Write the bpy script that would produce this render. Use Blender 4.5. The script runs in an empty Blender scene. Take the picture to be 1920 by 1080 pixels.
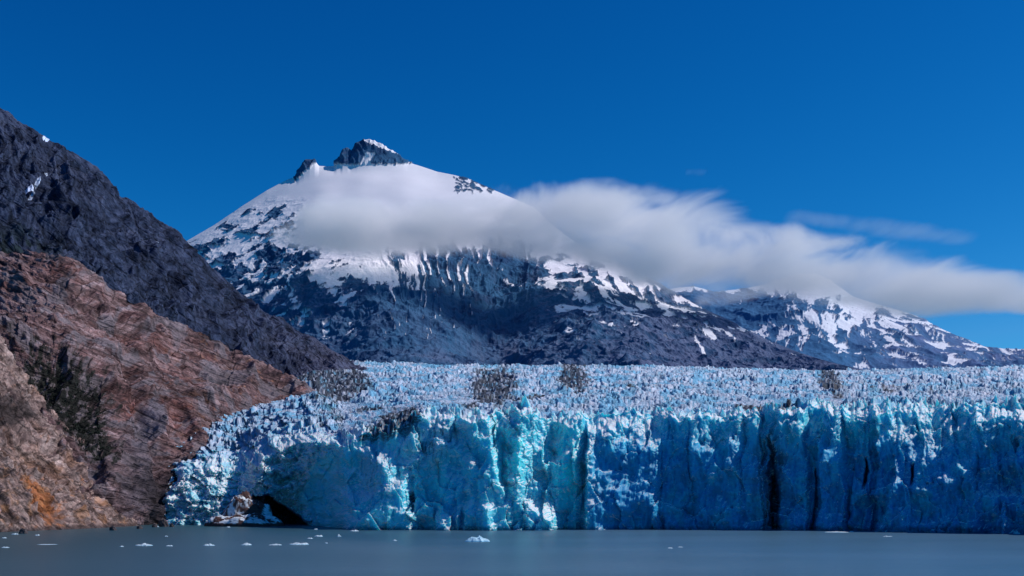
import bpy, math, random
import numpy as np

# ------------------------------------------------------------------ basics
F = 2133.333          # focal length in photo pixels (40 mm on 36 mm, 1920 wide)
HOR = 930.0           # horizon row
CH = 15.0             # camera height above the water (ship deck)
scene = bpy.context.scene
COL = scene.collection

def WX(px, Y): return (px - 960.0) / F * Y
def WZ(py, Y): return CH + (HOR - py) / F * Y
def PY(z, Y): return HOR - (z - CH) / Y * F

# ------------------------------------------------------------------ noise
_rs = np.random.RandomState(7)
_P = _rs.permutation(4096).astype(np.int32)
_G3 = _rs.normal(size=(4096, 3)); _G3 = (_G3/np.linalg.norm(_G3, axis=1, keepdims=True)*1.3).astype(np.float32)
_g3 = [np.ascontiguousarray(_G3[:, i]) for i in range(3)]
_an = _rs.uniform(0, 2*math.pi, 4096); _g2 = [np.cos(_an).astype(np.float32)*1.25, np.sin(_an).astype(np.float32)*1.25]
def _h(i, j, k):
    return _P[(_P[(_P[i & 4095] + j) & 4095] + k) & 4095]
def perlin(x, y, z=None):
    x = np.asarray(x, dtype=np.float32); y = np.asarray(y, dtype=np.float32)
    x, y = np.broadcast_arrays(x, y)
    xo = np.floor(x); yo = np.floor(y)
    xf = x - xo; yf = y - yo; xi = xo.astype(np.int32); yi = yo.astype(np.int32)
    u = xf*xf*xf*(xf*(xf*6-15)+10); v = yf*yf*yf*(yf*(yf*6-15)+10)
    A = _P[xi & 4095] + yi; B = _P[(xi+1) & 4095] + yi
    if z is None:
        def g(h, dx, dy):
            h = _P[h & 4095]; return _g2[0][h]*dx + _g2[1][h]*dy
        a = g(A, xf, yf); b = g(B, xf-1, yf); c = g(A+1, xf, yf-1); d = g(B+1, xf-1, yf-1)
        a = a + (b-a)*u; c = c + (d-c)*u
        return a + (c-a)*v
    z = np.asarray(z, dtype=np.float32); zo = np.floor(z); zf = z - zo; zi = zo.astype(np.int32)
    w = zf*zf*zf*(zf*(zf*6-15)+10)
    AA = _P[A & 4095] + zi; AB = _P[(A+1) & 4095] + zi; BA = _P[B & 4095] + zi; BB = _P[(B+1) & 4095] + zi
    def g(h, dx, dy, dz):
        h = _P[h & 4095]; return _g3[0][h]*dx + _g3[1][h]*dy + _g3[2][h]*dz
    out = []
    for k in (0, 1):
        dz = zf - k
        a = g(AA+k, xf, yf, dz); b = g(BA+k, xf-1, yf, dz); c = g(AB+k, xf, yf-1, dz); d = g(BB+k, xf-1, yf-1, dz)
        a = a + (b-a)*u; c = c + (d-c)*u
        out.append(a + (c-a)*v)
    return out[0] + (out[1]-out[0])*w
def fbm(x, y, z=None, o=5, gain=0.5, lac=2.03):
    r = 0; a = 1; s = 0; zz = z
    for k in range(o):
        r = r + a*perlin(x + 17.3*k, y + 9.1*k, None if zz is None else zz + 3.7*k)
        s += a; a *= gain; x = x*lac; y = y*lac
        if zz is not None: zz = zz*lac
    return r / s * 1.6
def ridged(x, y, z=None, o=5, gain=0.5, lac=2.05):
    r = 0; a = 1; s = 0; zz = z; prev = 1
    for k in range(o):
        n = 1 - np.abs(perlin(x + 11.3*k, y + 5.1*k, None if zz is None else zz + 2.7*k))*1.9
        n = np.clip(n, 0, 1)**2
        r = r + a*n*prev; prev = np.clip(n*1.5, 0, 1)
        s += a; a *= gain; x = x*lac; y = y*lac
        if zz is not None: zz = zz*lac
    return r / s
def _hf(i, j, s):
    return (_h(i + s*13, j + s*7, (i*0) + s) .astype(np.float32)) / 4096.0
def worley(x, y, s=1):
    """returns F1, F2, random of nearest cell, vector to nearest"""
    x, y = np.broadcast_arrays(np.asarray(x, np.float32), np.asarray(y, np.float32))
    xi = np.floor(x).astype(np.int32); yi = np.floor(y).astype(np.int32)
    f1 = np.full(x.shape, 9.0, np.float32); f2 = f1.copy(); rid = np.zeros(x.shape, np.float32)
    vx = np.zeros(x.shape, np.float32); vy = np.zeros(x.shape, np.float32)
    for a in (-1, 0, 1):
        for b in (-1, 0, 1):
            cx = xi + a; cy = yi + b
            dx = (cx + _hf(cx, cy, s) - x).astype(np.float32); dy = (cy + _hf(cx, cy, s+5) - y).astype(np.float32)
            d = np.sqrt(dx*dx + dy*dy); r = _hf(cx, cy, s+9)
            near = d < f1
            f2 = np.where(near, f1, np.minimum(f2, d))
            rid = np.where(near, r, rid); vx = np.where(near, dx, vx); vy = np.where(near, dy, vy)
            f1 = np.where(near, d, f1)
    return f1, f2, rid, vx, vy
def sstep(a, b, x):
    t = np.clip((x - a) / (b - a), 0, 1); return t*t*(3-2*t)
def lerp(a, b, t): return a + (b - a) * t
def mixc(c, d, m): return c*(1-m[..., None]) + np.asarray(d, dtype=np.float32)*m[..., None]
def table(xs, ys, T, x, y):
    """bilinear lookup in a coarse table, rows = ys"""
    T = np.asarray(T, dtype=np.float64); xs = np.asarray(xs, float); ys = np.asarray(ys, float)
    fx = np.interp(x, xs, np.arange(len(xs))); fy = np.interp(y, ys, np.arange(len(ys)))
    i = np.clip(fx.astype(int), 0, len(xs)-2); j = np.clip(fy.astype(int), 0, len(ys)-2)
    u = fx - i; v = fy - j
    return (T[j, i]*(1-u)+T[j, i+1]*u)*(1-v) + (T[j+1, i]*(1-u)+T[j+1, i+1]*u)*v

# ------------------------------------------------------------------ objects
def tag(o, label=None, cat=None, group=None, kind=None):
    if label: o['label'] = label
    if cat: o['category'] = cat
    if group: o['group'] = group
    if kind: o['kind'] = kind
    return o
def empty(name, loc):
    o = bpy.data.objects.new(name, None); COL.objects.link(o); o.location = loc; return o
def grid_normals(P):
    du = np.gradient(P, axis=1); dv = np.gradient(P, axis=0)
    n = np.cross(du, dv); n /= (np.linalg.norm(n, axis=2, keepdims=True) + 1e-9)
    return n
def link_mesh(name, V, faces, mat, parent=None, col=None, smooth=True, att2=None):
    me = bpy.data.meshes.new(name)
    nv = len(V); nf = len(faces); k = faces.shape[1]
    me.vertices.add(nv); me.vertices.foreach_set('co', np.ascontiguousarray(V, dtype=np.float32).ravel())
    me.loops.add(nf*k); me.loops.foreach_set('vertex_index', np.ascontiguousarray(faces, dtype=np.int32).ravel())
    me.polygons.add(nf); me.polygons.foreach_set('loop_start', np.arange(0, nf*k, k, dtype=np.int32))
    me.polygons.foreach_set('loop_total', np.full(nf, k, dtype=np.int32))
    me.update(calc_edges=True)
    me.polygons.foreach_set('use_smooth', np.full(nf, smooth))
    if col is not None:
        a = me.color_attributes.new('Tint', 'FLOAT_COLOR', 'POINT')
        c = np.ones((nv, 4), np.float32); c[:, :3] = np.clip(col.reshape(-1, 3), 0, 1)
        a.data.foreach_set('color', c.ravel())
    if att2 is not None:
        a = me.attributes.new('Rough', 'FLOAT', 'POINT')
        a.data.foreach_set('value', np.ascontiguousarray(att2, dtype=np.float32).ravel())
    me.materials.append(mat)
    o = bpy.data.objects.new(name, me); COL.objects.link(o); o.parent = parent
    return o
def grid_faces(m, n, keep=None):
    i = np.arange(m-1)[:, None]*n + np.arange(n-1)[None, :]
    f = np.stack([i, i+1, i+n+1, i+n], -1)
    if keep is not None: f = f[keep[:m-1, :n-1]]
    return f.reshape(-1, 4)
def grid_obj(name, P, mat, parent=None, col=None, smooth=True, att2=None, keep=None):
    m, n = P.shape[:2]
    return link_mesh(name, P.reshape(-1, 3), grid_faces(m, n, keep), mat, parent, col, smooth, att2)

# ------------------------------------------------------------------ materials
class NT:
    def __init__(s, mat):
        mat.use_nodes = True; s.t = mat.node_tree; s.t.nodes.clear()
    def n(s, kind, **kw):
        nd = s.t.nodes.new(kind)
        for k, v in kw.items():
            if k == 'inp':
                for a, b in v.items():
                    if isinstance(b, bpy.types.NodeSocket): s.t.links.new(b, nd.inputs[a])
                    else: nd.inputs[a].default_value = b
            else: setattr(nd, k, v)
        return nd
    def math(s, op, a, b=None, c=None, clamp=False):
        nd = s.t.nodes.new('ShaderNodeMath'); nd.operation = op; nd.use_clamp = clamp
        for i, v in enumerate((a, b, c)):
            if v is None: continue
            if isinstance(v, bpy.types.NodeSocket): s.t.links.new(v, nd.inputs[i])
            else: nd.inputs[i].default_value = v
        return nd.outputs[0]
    def mix(s, mode, fac, a, b):
        nd = s.t.nodes.new('ShaderNodeMix'); nd.data_type = 'RGBA'; nd.blend_type = mode
        for i, v in ((0, fac), (6, a), (7, b)):
            if isinstance(v, bpy.types.NodeSocket): s.t.links.new(v, nd.inputs[i])
            else: nd.inputs[i].default_value = v
        return nd.outputs[2]
    def noise(s, vec, scale, detail=6, rough=0.6, dist=0.0):
        return s.n('ShaderNodeTexNoise', inp={'Vector': vec, 'Scale': scale, 'Detail': detail, 'Roughness': rough, 'Distortion': dist}).outputs[0]
    def ramp(s, v, a, b, c=0.0, d=1.0):
        nd = s.n('ShaderNodeMapRange', inp={0: v, 1: a, 2: b, 3: c, 4: d}); return nd.outputs[0]

def mat_tint(name, scale, vary=0.5, bump=0.6, bump_dist=1.0, rough=0.9, stretch=(1,1,1), rot=(0,0,0), spec=0.2, fine=1.0, sub=None, damp=False, crack=0.0, cscale=0.1):
    """surface whose large-scale colour is carried by the mesh and whose grain is procedural"""
    m = bpy.data.materials.new(name); t = NT(m)
    tc = t.n('ShaderNodeTexCoord').outputs['Object']
    mp = t.n('ShaderNodeMapping', inp={0: t.n('ShaderNodeMapping', inp={0: tc, 2: rot}).outputs[0], 3: stretch}).outputs[0]
    a = t.n('ShaderNodeVertexColor', layer_name='Tint').outputs[0]
    n1 = t.noise(mp, scale, 8, 0.65, 0.3); n2 = t.noise(mp, scale*4.3, 5, 0.7)
    f = t.math('ADD', t.math('MULTIPLY', n1, 0.6), t.math('MULTIPLY', n2, 0.4))
    g = t.ramp(f, 0.32, 0.68, 1-vary, 1+vary)
    col = t.mix('MULTIPLY', 1.0, a, t.n('ShaderNodeCombineColor', inp={0: g, 1: g, 2: g}).outputs[0])
    if crack:
        wob = t.n('ShaderNodeVectorMath', operation='MULTIPLY_ADD', inp={0: t.n('ShaderNodeTexNoise', inp={'Vector': mp, 'Scale': cscale*1.5, 'Detail': 6, 'Roughness': .65}).outputs[1], 1: (7, 7, 7), 2: mp}).outputs[0]
        v1 = t.n('ShaderNodeTexVoronoi', feature='DISTANCE_TO_EDGE', inp={'Vector': wob, 'Scale': cscale}).outputs[0]
        v2 = t.n('ShaderNodeTexVoronoi', feature='DISTANCE_TO_EDGE', inp={'Vector': wob, 'Scale': cscale*2.7}).outputs[0]
        k1 = t.ramp(v1, 0.0, 0.07); k2 = t.ramp(v2, 0.0, 0.09)
        kk = t.math('MULTIPLY', t.math('MULTIPLY_ADD', k1, crack, 1-crack), t.math('MULTIPLY_ADD', k2, crack*.6, 1-crack*.6))
        col = t.mix('MULTIPLY', 1.0, col, t.n('ShaderNodeCombineColor', inp={0: kk, 1: kk, 2: kk}).outputs[0])
        f = t.math('ADD', t.math('MULTIPLY', f, 0.8), t.math('MULTIPLY', kk, 0.5))
    if damp:
        rg = t.n('ShaderNodeAttribute', attribute_name='Rough').outputs[2]
        bump = t.math('MULTIPLY', rg, bump)
        col = t.mix('MIX', t.math('MULTIPLY', rg, 1.0), a, col)
    b = t.n('ShaderNodeBump', inp={'Strength': bump, 'Distance': bump_dist, 'Height': f}).outputs[0]
    bs = t.n('ShaderNodeBsdfPrincipled', inp={'Base Color': col, 'Roughness': rough, 'Normal': b, 'Specular IOR Level': spec})
    if sub:
        bs.inputs['Subsurface Weight'].default_value = sub[0]
        bs.inputs['Subsurface Radius'].default_value = sub[1]; bs.inputs['Subsurface Scale'].default_value = sub[2]
    out = t.n('ShaderNodeOutputMaterial'); t.t.links.new(bs.outputs[0], out.inputs[0])
    return m

def mat_ice(name, scale, vary, bump, bump_dist, sss=0.0):
    """glacier ice: colour from the mesh, frosted where the surface lies flat"""
    m = bpy.data.materials.new(name); t = NT(m)
    tc = t.n('ShaderNodeTexCoord').outputs['Object']
    a = t.n('ShaderNodeVertexColor', layer_name='Tint').outputs[0]
    rg = t.n('ShaderNodeAttribute', attribute_name='Rough').outputs[2]
    n1 = t.noise(tc, scale, 8, 0.65, 0.4); n2 = t.noise(tc, scale*5.1, 5, 0.7)
    st = t.n('ShaderNodeMapping', inp={0: tc, 3: (1.0, 1.0, 0.16)}).outputs[0]
    n3 = t.noise(st, scale*2.0, 5, 0.6)
    f = t.math('ADD', t.math('MULTIPLY', n1, 0.5), t.math('ADD', t.math('MULTIPLY', n2, 0.28), t.math('MULTIPLY', n3, 0.22)))
    g = t.ramp(f, 0.33, 0.67, 1-vary, 1+vary)
    col = t.mix('MULTIPLY', 1.0, a, t.n('ShaderNodeCombineColor', inp={0: g, 1: g, 2: g}).outputs[0])
    bst = t.math('MULTIPLY_ADD', rg, bump, bump*0.25)
    b = t.n('ShaderNodeBump', inp={'Strength': bst, 'Distance': bump_dist, 'Height': f}).outputs[0]
    bs = t.n('ShaderNodeBsdfPrincipled', inp={'Base Color': col, 'Roughness': 0.55, 'Normal': b, 'Specular IOR Level': 0.3,
        'Subsurface Weight': sss, 'Subsurface Radius': (0.08, 0.7, 1.0), 'Subsurface Scale': 6.0})
    out = t.n('ShaderNodeOutputMaterial'); t.t.links.new(bs.outputs[0], out.inputs[0])
    return m

# ------------------------------------------------------------------ world, sun, camera
SUN = np.array([0.70, 0.07, 0.70]); SUN = SUN/np.linalg.norm(SUN)
elev = math.asin(SUN[2]); az = math.atan2(SUN[0], SUN[1])    # azimuth clockwise from +Y
w = bpy.data.worlds.new('World'); scene.world = w; w.use_nodes = True
t = w.node_tree; bg = t.nodes['Background']
sky = t.nodes.new('ShaderNodeTexSky'); sky.sky_type = 'NISHITA'; sky.sun_disc = False
sky.sun_elevation = elev; sky.sun_rotation = az; sky.altitude = 1500; sky.dust_density = 0.3; sky.ozone_density = 3.0; sky.air_density = 1.0
mx = t.nodes.new('ShaderNodeMix'); mx.data_type = 'RGBA'; mx.blend_type = 'MULTIPLY'; mx.inputs[0].default_value = 1
mx.inputs[7].default_value = (1.0, 0.64, 1.04, 1)
ga = t.nodes.new('ShaderNodeGamma'); ga.inputs[1].default_value = 1.15
t.links.new(sky.outputs[0], ga.inputs[0]); t.links.new(ga.outputs[0], mx.inputs[6]); 
sp = t.nodes.new('ShaderNodeSeparateColor'); cb = t.nodes.new('ShaderNodeCombineColor'); t.links.new(ga.outputs[0], sp.inputs[0])
pw = t.nodes.new('ShaderNodeMath'); pw.operation = 'POWER'; pw.inputs[1].default_value = 3.6
dv = t.nodes.new('ShaderNodeMath'); dv.operation = 'MULTIPLY'; dv.inputs[1].default_value = 1/3.9
t.links.new(sp.outputs[0], dv.inputs[0]); mn = t.nodes.new('ShaderNodeMath'); mn.operation = 'MINIMUM'; mn.inputs[1].default_value = 0.9
t.links.new(dv.outputs[0], mn.inputs[0]); t.links.new(mn.outputs[0], pw.inputs[0])
ml = t.nodes.new('ShaderNodeMath'); ml.operation = 'MULTIPLY'; ml.inputs[1].default_value = 1.1; t.links.new(pw.outputs[0], ml.inputs[0])
gp = t.nodes.new('ShaderNodeMath'); gp.operation = 'POWER'; gp.inputs[1].default_value = 1.28
gm = t.nodes.new('ShaderNodeMath'); gm.operation = 'MULTIPLY'; gm.inputs[1].default_value = 0.68
t.links.new(ml.outputs[0], cb.inputs[0]); t.links.new(sp.outputs[1], gp.inputs[0]); t.links.new(gp.outputs[0], gm.inputs[0]); t.links.new(gm.outputs[0], cb.inputs[1]); t.links.new(sp.outputs[2], cb.inputs[2])
t.links.new(cb.outputs[0], mx.inputs[6]); t.links.new(mx.outputs[2], bg.inputs[0]); bg.inputs[1].default_value = 0.073

sl = bpy.data.lights.new('sun', 'SUN'); sl.energy = 3.6; sl.angle = math.radians(0.5); sl.color = (1.0, 0.93, 0.90)
so = bpy.data.objects.new('sun', sl); COL.objects.link(so); so.location = (400, 0, 600)
import mathutils
so.rotation_euler = mathutils.Vector(SUN).to_track_quat('Z', 'Y').to_euler()

cam = bpy.data.cameras.new('camera'); cam.lens = 40; cam.sensor_width = 36; cam.clip_start = 1; cam.clip_end = 60000
cam.shift_y = (HOR - 540) / 1920.0
co = bpy.data.objects.new('camera', cam); COL.objects.link(co); co.location = (0, 0, CH); co.rotation_euler = (math.pi/2, 0, 0)
scene.camera = co
scene.view_settings.view_transform = 'Standard'; scene.view_settings.look = 'None'
scene.view_settings.exposure = 0; scene.view_settings.gamma = 1
scene.cycles.max_bounces = 12; scene.cycles.diffuse_bounces = 2; scene.cycles.volume_bounces = 12
scene.cycles.volume_step_rate = 1.0; scene.cycles.volume_max_steps = 64
scene.cycles.use_denoising = True

# ------------------------------------------------------------------ massif helper
def massif(px, nt, base, ridge, ridge0=None, power=1.1, nback=24, back=0.35, sharp=18, tpow=1.0):
    """rows from the foot (t=0) to the ridge (t=1), then down the far side"""
    t = np.concatenate([np.linspace(0, 1, nt)**tpow, 1 + np.linspace(0, 1, nback+1)[1:]*back])
    PX, T = np.meshgrid(px, t)
    b = np.array(base, float); r = np.array(ridge, float)
    Yb = np.interp(PX, b[:, 0], b[:, 1]); zb = WZ(np.interp(PX, b[:, 0], b[:, 2]), Yb)
    k = np.hanning(121); k /= k.sum()
    Yr = np.broadcast_to(np.convolve(np.pad(np.interp(px, r[:, 0], r[:, 1]), 60, mode='reflect', reflect_type='odd'), k, 'valid'), PX.shape)
    rs = r if ridge0 is None else np.array(ridge0, float)
    s0 = np.interp(px, rs[:, 0], rs[:, -1])
    k = np.hanning(61); k /= k.sum(); pad = np.pad(s0, 30, mode='reflect', reflect_type='odd'); s0 = np.convolve(pad, k, 'valid')
    s1 = np.interp(px, r[:, 0], r[:, 2])
    S0 = np.broadcast_to(s0, PX.shape); S1 = np.broadcast_to(s1, PX.shape)
    zr = WZ(S0, Yr)
    tt = np.minimum(T, 1); over = np.maximum(T - 1, 0)
    Y = Yb + (Yr - Yb)*T
    z = zb + (zr - zb)*(tt**power) - (zr - zb)*over*1.1
    z = z + (WZ(S1, Yr) - zr)*np.exp(-((T-1)*sharp)**2)
    P = np.stack([WX(PX, Y), Y, z], -1)
    return P, PX, T
def displace(P, d):
    n = grid_normals(P)
    n = n*np.sign(n[..., 2:3] + 1e-6)
    return P + n*d[..., None]

# ================================================================== MAIN MOUNTAIN
def build_main_mountain():
    px = np.linspace(300, 1660, 1300)
    ridge = [(300,6300,488),(350,6300,452),(400,6350,423),(450,6400,389),(500,6450,357),(540,6480,336),(556,6490,331),(561,6490,318),(570,6490,305),(580,6490,300),
             (590,6490,301),(598,6490,311),(612,6490,312),(626,6490,311),(631,6490,300),(638,6490,296),(642,6490,283),(652,6490,279),(657,6490,287),(662,6490,280),(670,6490,268),
             (678,6490,264),(690,6490,261),(700,6490,264),(716,6490,272),(735,6490,283),(750,6490,294),(764,6490,304),(790,6490,312),(820,6450,322),(850,6400,328),
             (875,6380,334),(900,6340,346),(935,6300,360),(1000,6100,388),(1040,6000,425),(1080,5900,455),(1150,5700,488),(1210,5500,517),(1260,5300,546),
             (1320,5000,580),(1380,4800,608),(1440,4500,640),(1500,4300,664),(1560,4000,682),(1660,3800,706)]
    ridge0 = [(300,488),(350,452),(450,389),(540,338),(600,313),(690,304),(764,306),(820,322),(875,334),(935,360),(1000,388),(1080,455),(1150,488),(1210,517),(1260,546),(1320,580),(1380,608),(1440,640),(1500,664),(1560,682),(1660,706)]
    base = [(300,3900,790),(700,3700,765),(950,3700,765),(1200,3600,765),(1450,3500,765),(1660,3400,765)]
    P, PX, T = massif(px, 620, base, ridge, ridge0, power=1.12, nback=30, sharp=38)
    Y = P[..., 1]; py = PY(P[..., 2], Y); x = P[..., 0]; z = P[..., 2]
    fade = 1 - np.exp(-np.abs(T-1)*14)
    # broad form: central bowl and spurs
    w_dip = fbm(x/300, Y/300, None, 2)
    bowl = -90*np.exp(-((PX-930-(py-600)*0.05)/95)**2)*sstep(450, 520, py)*sstep(720, 640, py)
    spur = 60*np.exp(-((PX-700-(py-520)*0.5)/120)**2)*sstep(500, 580, py) + 60*np.exp(-((PX-1120-(py-560)*0.35)/110)**2)*sstep(470, 560, py)
    wv = fbm(x/700, Y/700, z/700, 3)
    rib_v = ridged(PX/23 + wv*1.2 + fbm(PX/30, py/30, None, 4)*.35, py/120 + wv, None, 5, .6)                    # couloirs
    ang = np.radians(-22); cl = np.cos(ang); sl_ = np.sin(ang)
    uL = (PX*cl + py*sl_*1.0); vL = (-PX*sl_ + py*cl)
    nL = fbm(uL/44 + wv, vL/13 + wv*2, None, 5, 0.52)
    ang = np.radians(24); uR = PX*np.cos(ang) + py*np.sin(ang); vR = -PX*np.sin(ang) + py*np.cos(ang)
    nR = fbm(uR/42 + wv, vR/13 + wv*2, None, 5, 0.52)
    nC = (rib_v - 0.42)*1.6 + 0.35*fbm(PX/9, py/26, None, 4)
    wL = sstep(760, 620, PX); wR = sstep(960, 1050, PX); wC = np.clip(1 - wL - wR, 0, 1)
    N = (wL*nL + wR*nR + wC*nC*0.9) + 0.10*fbm(PX/5, py/4, None, 3)
    xs = [300, 400, 450, 500, 560, 620, 680, 740, 800, 860, 920, 980, 1040, 1100, 1160, 1220, 1300, 1400, 1500, 1660]
    ys = [330, 400, 430, 450, 470, 500, 525, 550, 580, 610, 640, 670, 700]
    Tb = [[1.4]*20,
     [1,1.0,.95,.72,.72,1.2,1.4,1.4,1.4,1.4,1.4,1.3,1.3,1.2,1.1,1,1,1,1,1],
     [.9,.75,.72,.70,.85,1.2,1.4,1.4,1.3,1.3,1.3,1.3,1.2,1.1,1.1,1,1,1,1,1],
     [.8,.68,.66,.72,.95,1.1,1.2,1.3,1.2,1.0,1.0,1.0,1.1,1.1,1,1,1,1,1,1],
     [.7,.62,.62,.66,.58,.70,.95,1.0,.8,.60,.55,.60,.72,.9,.9,.8,.8,.8,1,1],
     [.6,.58,.56,.52,.42,.72,.98,1.0,.66,.50,.42,.46,.66,.66,.80,.72,.6,.6,.8,.8],
     [.4,.58,.52,.52,.50,.66,1.0,.98,.58,.30,.22,.26,.52,.55,.68,.62,.5,.5,.6,.6],
     [.2,.22,.46,.46,.46,.42,.62,.86,.54,.20,.12,.18,.48,.60,.55,.52,.4,.45,.5,.5],
     [.1,.1,.2,.35,.36,.38,.40,.46,.40,.16,.10,.12,.36,.52,.46,.50,.42,.30,.4,.5],
     [.1,.1,.1,.2,.34,.38,.36,.34,.34,.22,.10,.10,.16,.44,.42,.32,.34,.38,.3,.4],
     [.1,.1,.1,.1,.1,.28,.22,.28,.30,.18,.10,.06,.10,.16,.20,.14,.18,.26,.34,.4],
     [0,0,0,0,0,.1,.1,.1,.1,.05,0,0,0,0,.05,.05,.08,.10,.26,.3],
     [0]*20]
    jx = fbm(PX/50, py/50, None, 4)*38; jy = fbm(PX/50+20, py/50, None, 4)*22
    cov = table(xs, ys, Tb, PX + jx, py + jy) - (0.07 + 0.12*wC)*sstep(440, 475, py) + .09*sstep(560, 590, py)*sstep(670, 640, py)*(1-wC) + .05*wR - .16*sstep(600, 540, PX)*sstep(365, 400, py)*sstep(470, 430, py)
    snow = sstep(-0.035, 0.035, (cov - 0.5)*1.2 + N*0.86 + 0.05*fbm(PX/3.2, py/2.2, None, 3))
    # bare summit crags
    j = fbm(PX/7, py/7, None, 4)*7
    crag = ((py + j*0.6 < 309 - np.abs(PX-700)*0.02) & (PX > 622) & (PX < 772)) | ((PX + j*.5 > 552) & (PX < 592) & (py + j*.5 < 342 - (PX-552)*0.95))
    cap = (PX > 684) & (PX < 744) & (py < 268 + (PX-690)*0.42 + j*0.3)
    notch = (np.abs(PX-690+(py-298)*0.5) < 9+j*0.4) & (py > 288) & (py < 312)
    snow = np.where(crag, 0.0, snow); snow = np.where((cap | notch), 1.0, snow)
    rp = (PX + j > 852) & (PX < 935) & (py > 322) & (py + j < 362)
    snow = np.where(rp & (fbm(uR/14, vR/6, None, 4) + 0.20 - np.abs(PX-888)*0.011 + j*.01 > 0.0), 0, snow)
    rock_rel = (1 - snow)
    soft = sstep(0.85, 1.15, cov)
    d = fade*(wv*30 + bowl + spur) + fade*(1-snow*0.8)*(1-soft)*(ridged(x/240, Y/240, z/330, 5)*34 - 12) + rock_rel*5 + N*5*(1-snow*0.7)*(1-soft)*sstep(640, 560, py)
    d += crag*(ridged(PX/14, py/16, None, 4)*12)
    d += fade*wC*sstep(465, 500, py)*sstep(640, 540, py)*rib_v*12 + fade*(1-soft)*((ridged(x/75, Y/75, z/75, 5, .6)-.4)*(16-9*snow) + (ridged(x/200+w_dip, Y/200, z/60, 4, .6)-.4)*14*(1-snow))
    P = displace(P, d)
    # colours
    v = fbm(x/160, Y/160, z/160, 5)
    rock = np.zeros(PX.shape + (3,), np.float32) + np.array([0.036, 0.112, 0.220], np.float32)  # rock lifted towards blue: distance haze painted into the colour
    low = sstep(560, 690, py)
    rock = mixc(rock, [0.085, 0.135, 0.24], low*np.clip(0.55 + v*1.2, 0, 1))  # paler lower slopes, haze painted in
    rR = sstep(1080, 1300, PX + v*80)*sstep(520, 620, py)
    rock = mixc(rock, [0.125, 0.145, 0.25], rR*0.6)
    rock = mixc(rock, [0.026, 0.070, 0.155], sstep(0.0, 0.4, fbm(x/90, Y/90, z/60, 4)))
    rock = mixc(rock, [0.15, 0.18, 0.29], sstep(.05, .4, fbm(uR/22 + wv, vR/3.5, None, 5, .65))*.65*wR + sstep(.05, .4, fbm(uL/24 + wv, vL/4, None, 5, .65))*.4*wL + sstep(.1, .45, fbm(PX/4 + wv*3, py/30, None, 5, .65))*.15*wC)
    talus = np.exp(-((PX-960-(py-640)*0.3)/60)**2)*sstep(560, 650, py)
    rock = mixc(rock, [0.10, 0.12, 0.20], talus*np.clip(0.5+1.5*fbm(PX/12, py/60, None, 4), 0, 1)*0.8)
    col = mixc(rock, [0.80, 0.80, 0.86], snow)
    m = mat_tint('mountain_rock_and_snow', 0.02, vary=0.22, bump=0.7, bump_dist=10, rough=0.95, spec=0.05, damp=True)
    o = grid_obj('mountain', P, m, None, col, True, 1-snow*.88)
    return tag(o, 'tall pyramid mountain with a dark summit crag and a broad smooth snow dome', 'mountain', kind='structure')
build_main_mountain()

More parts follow.
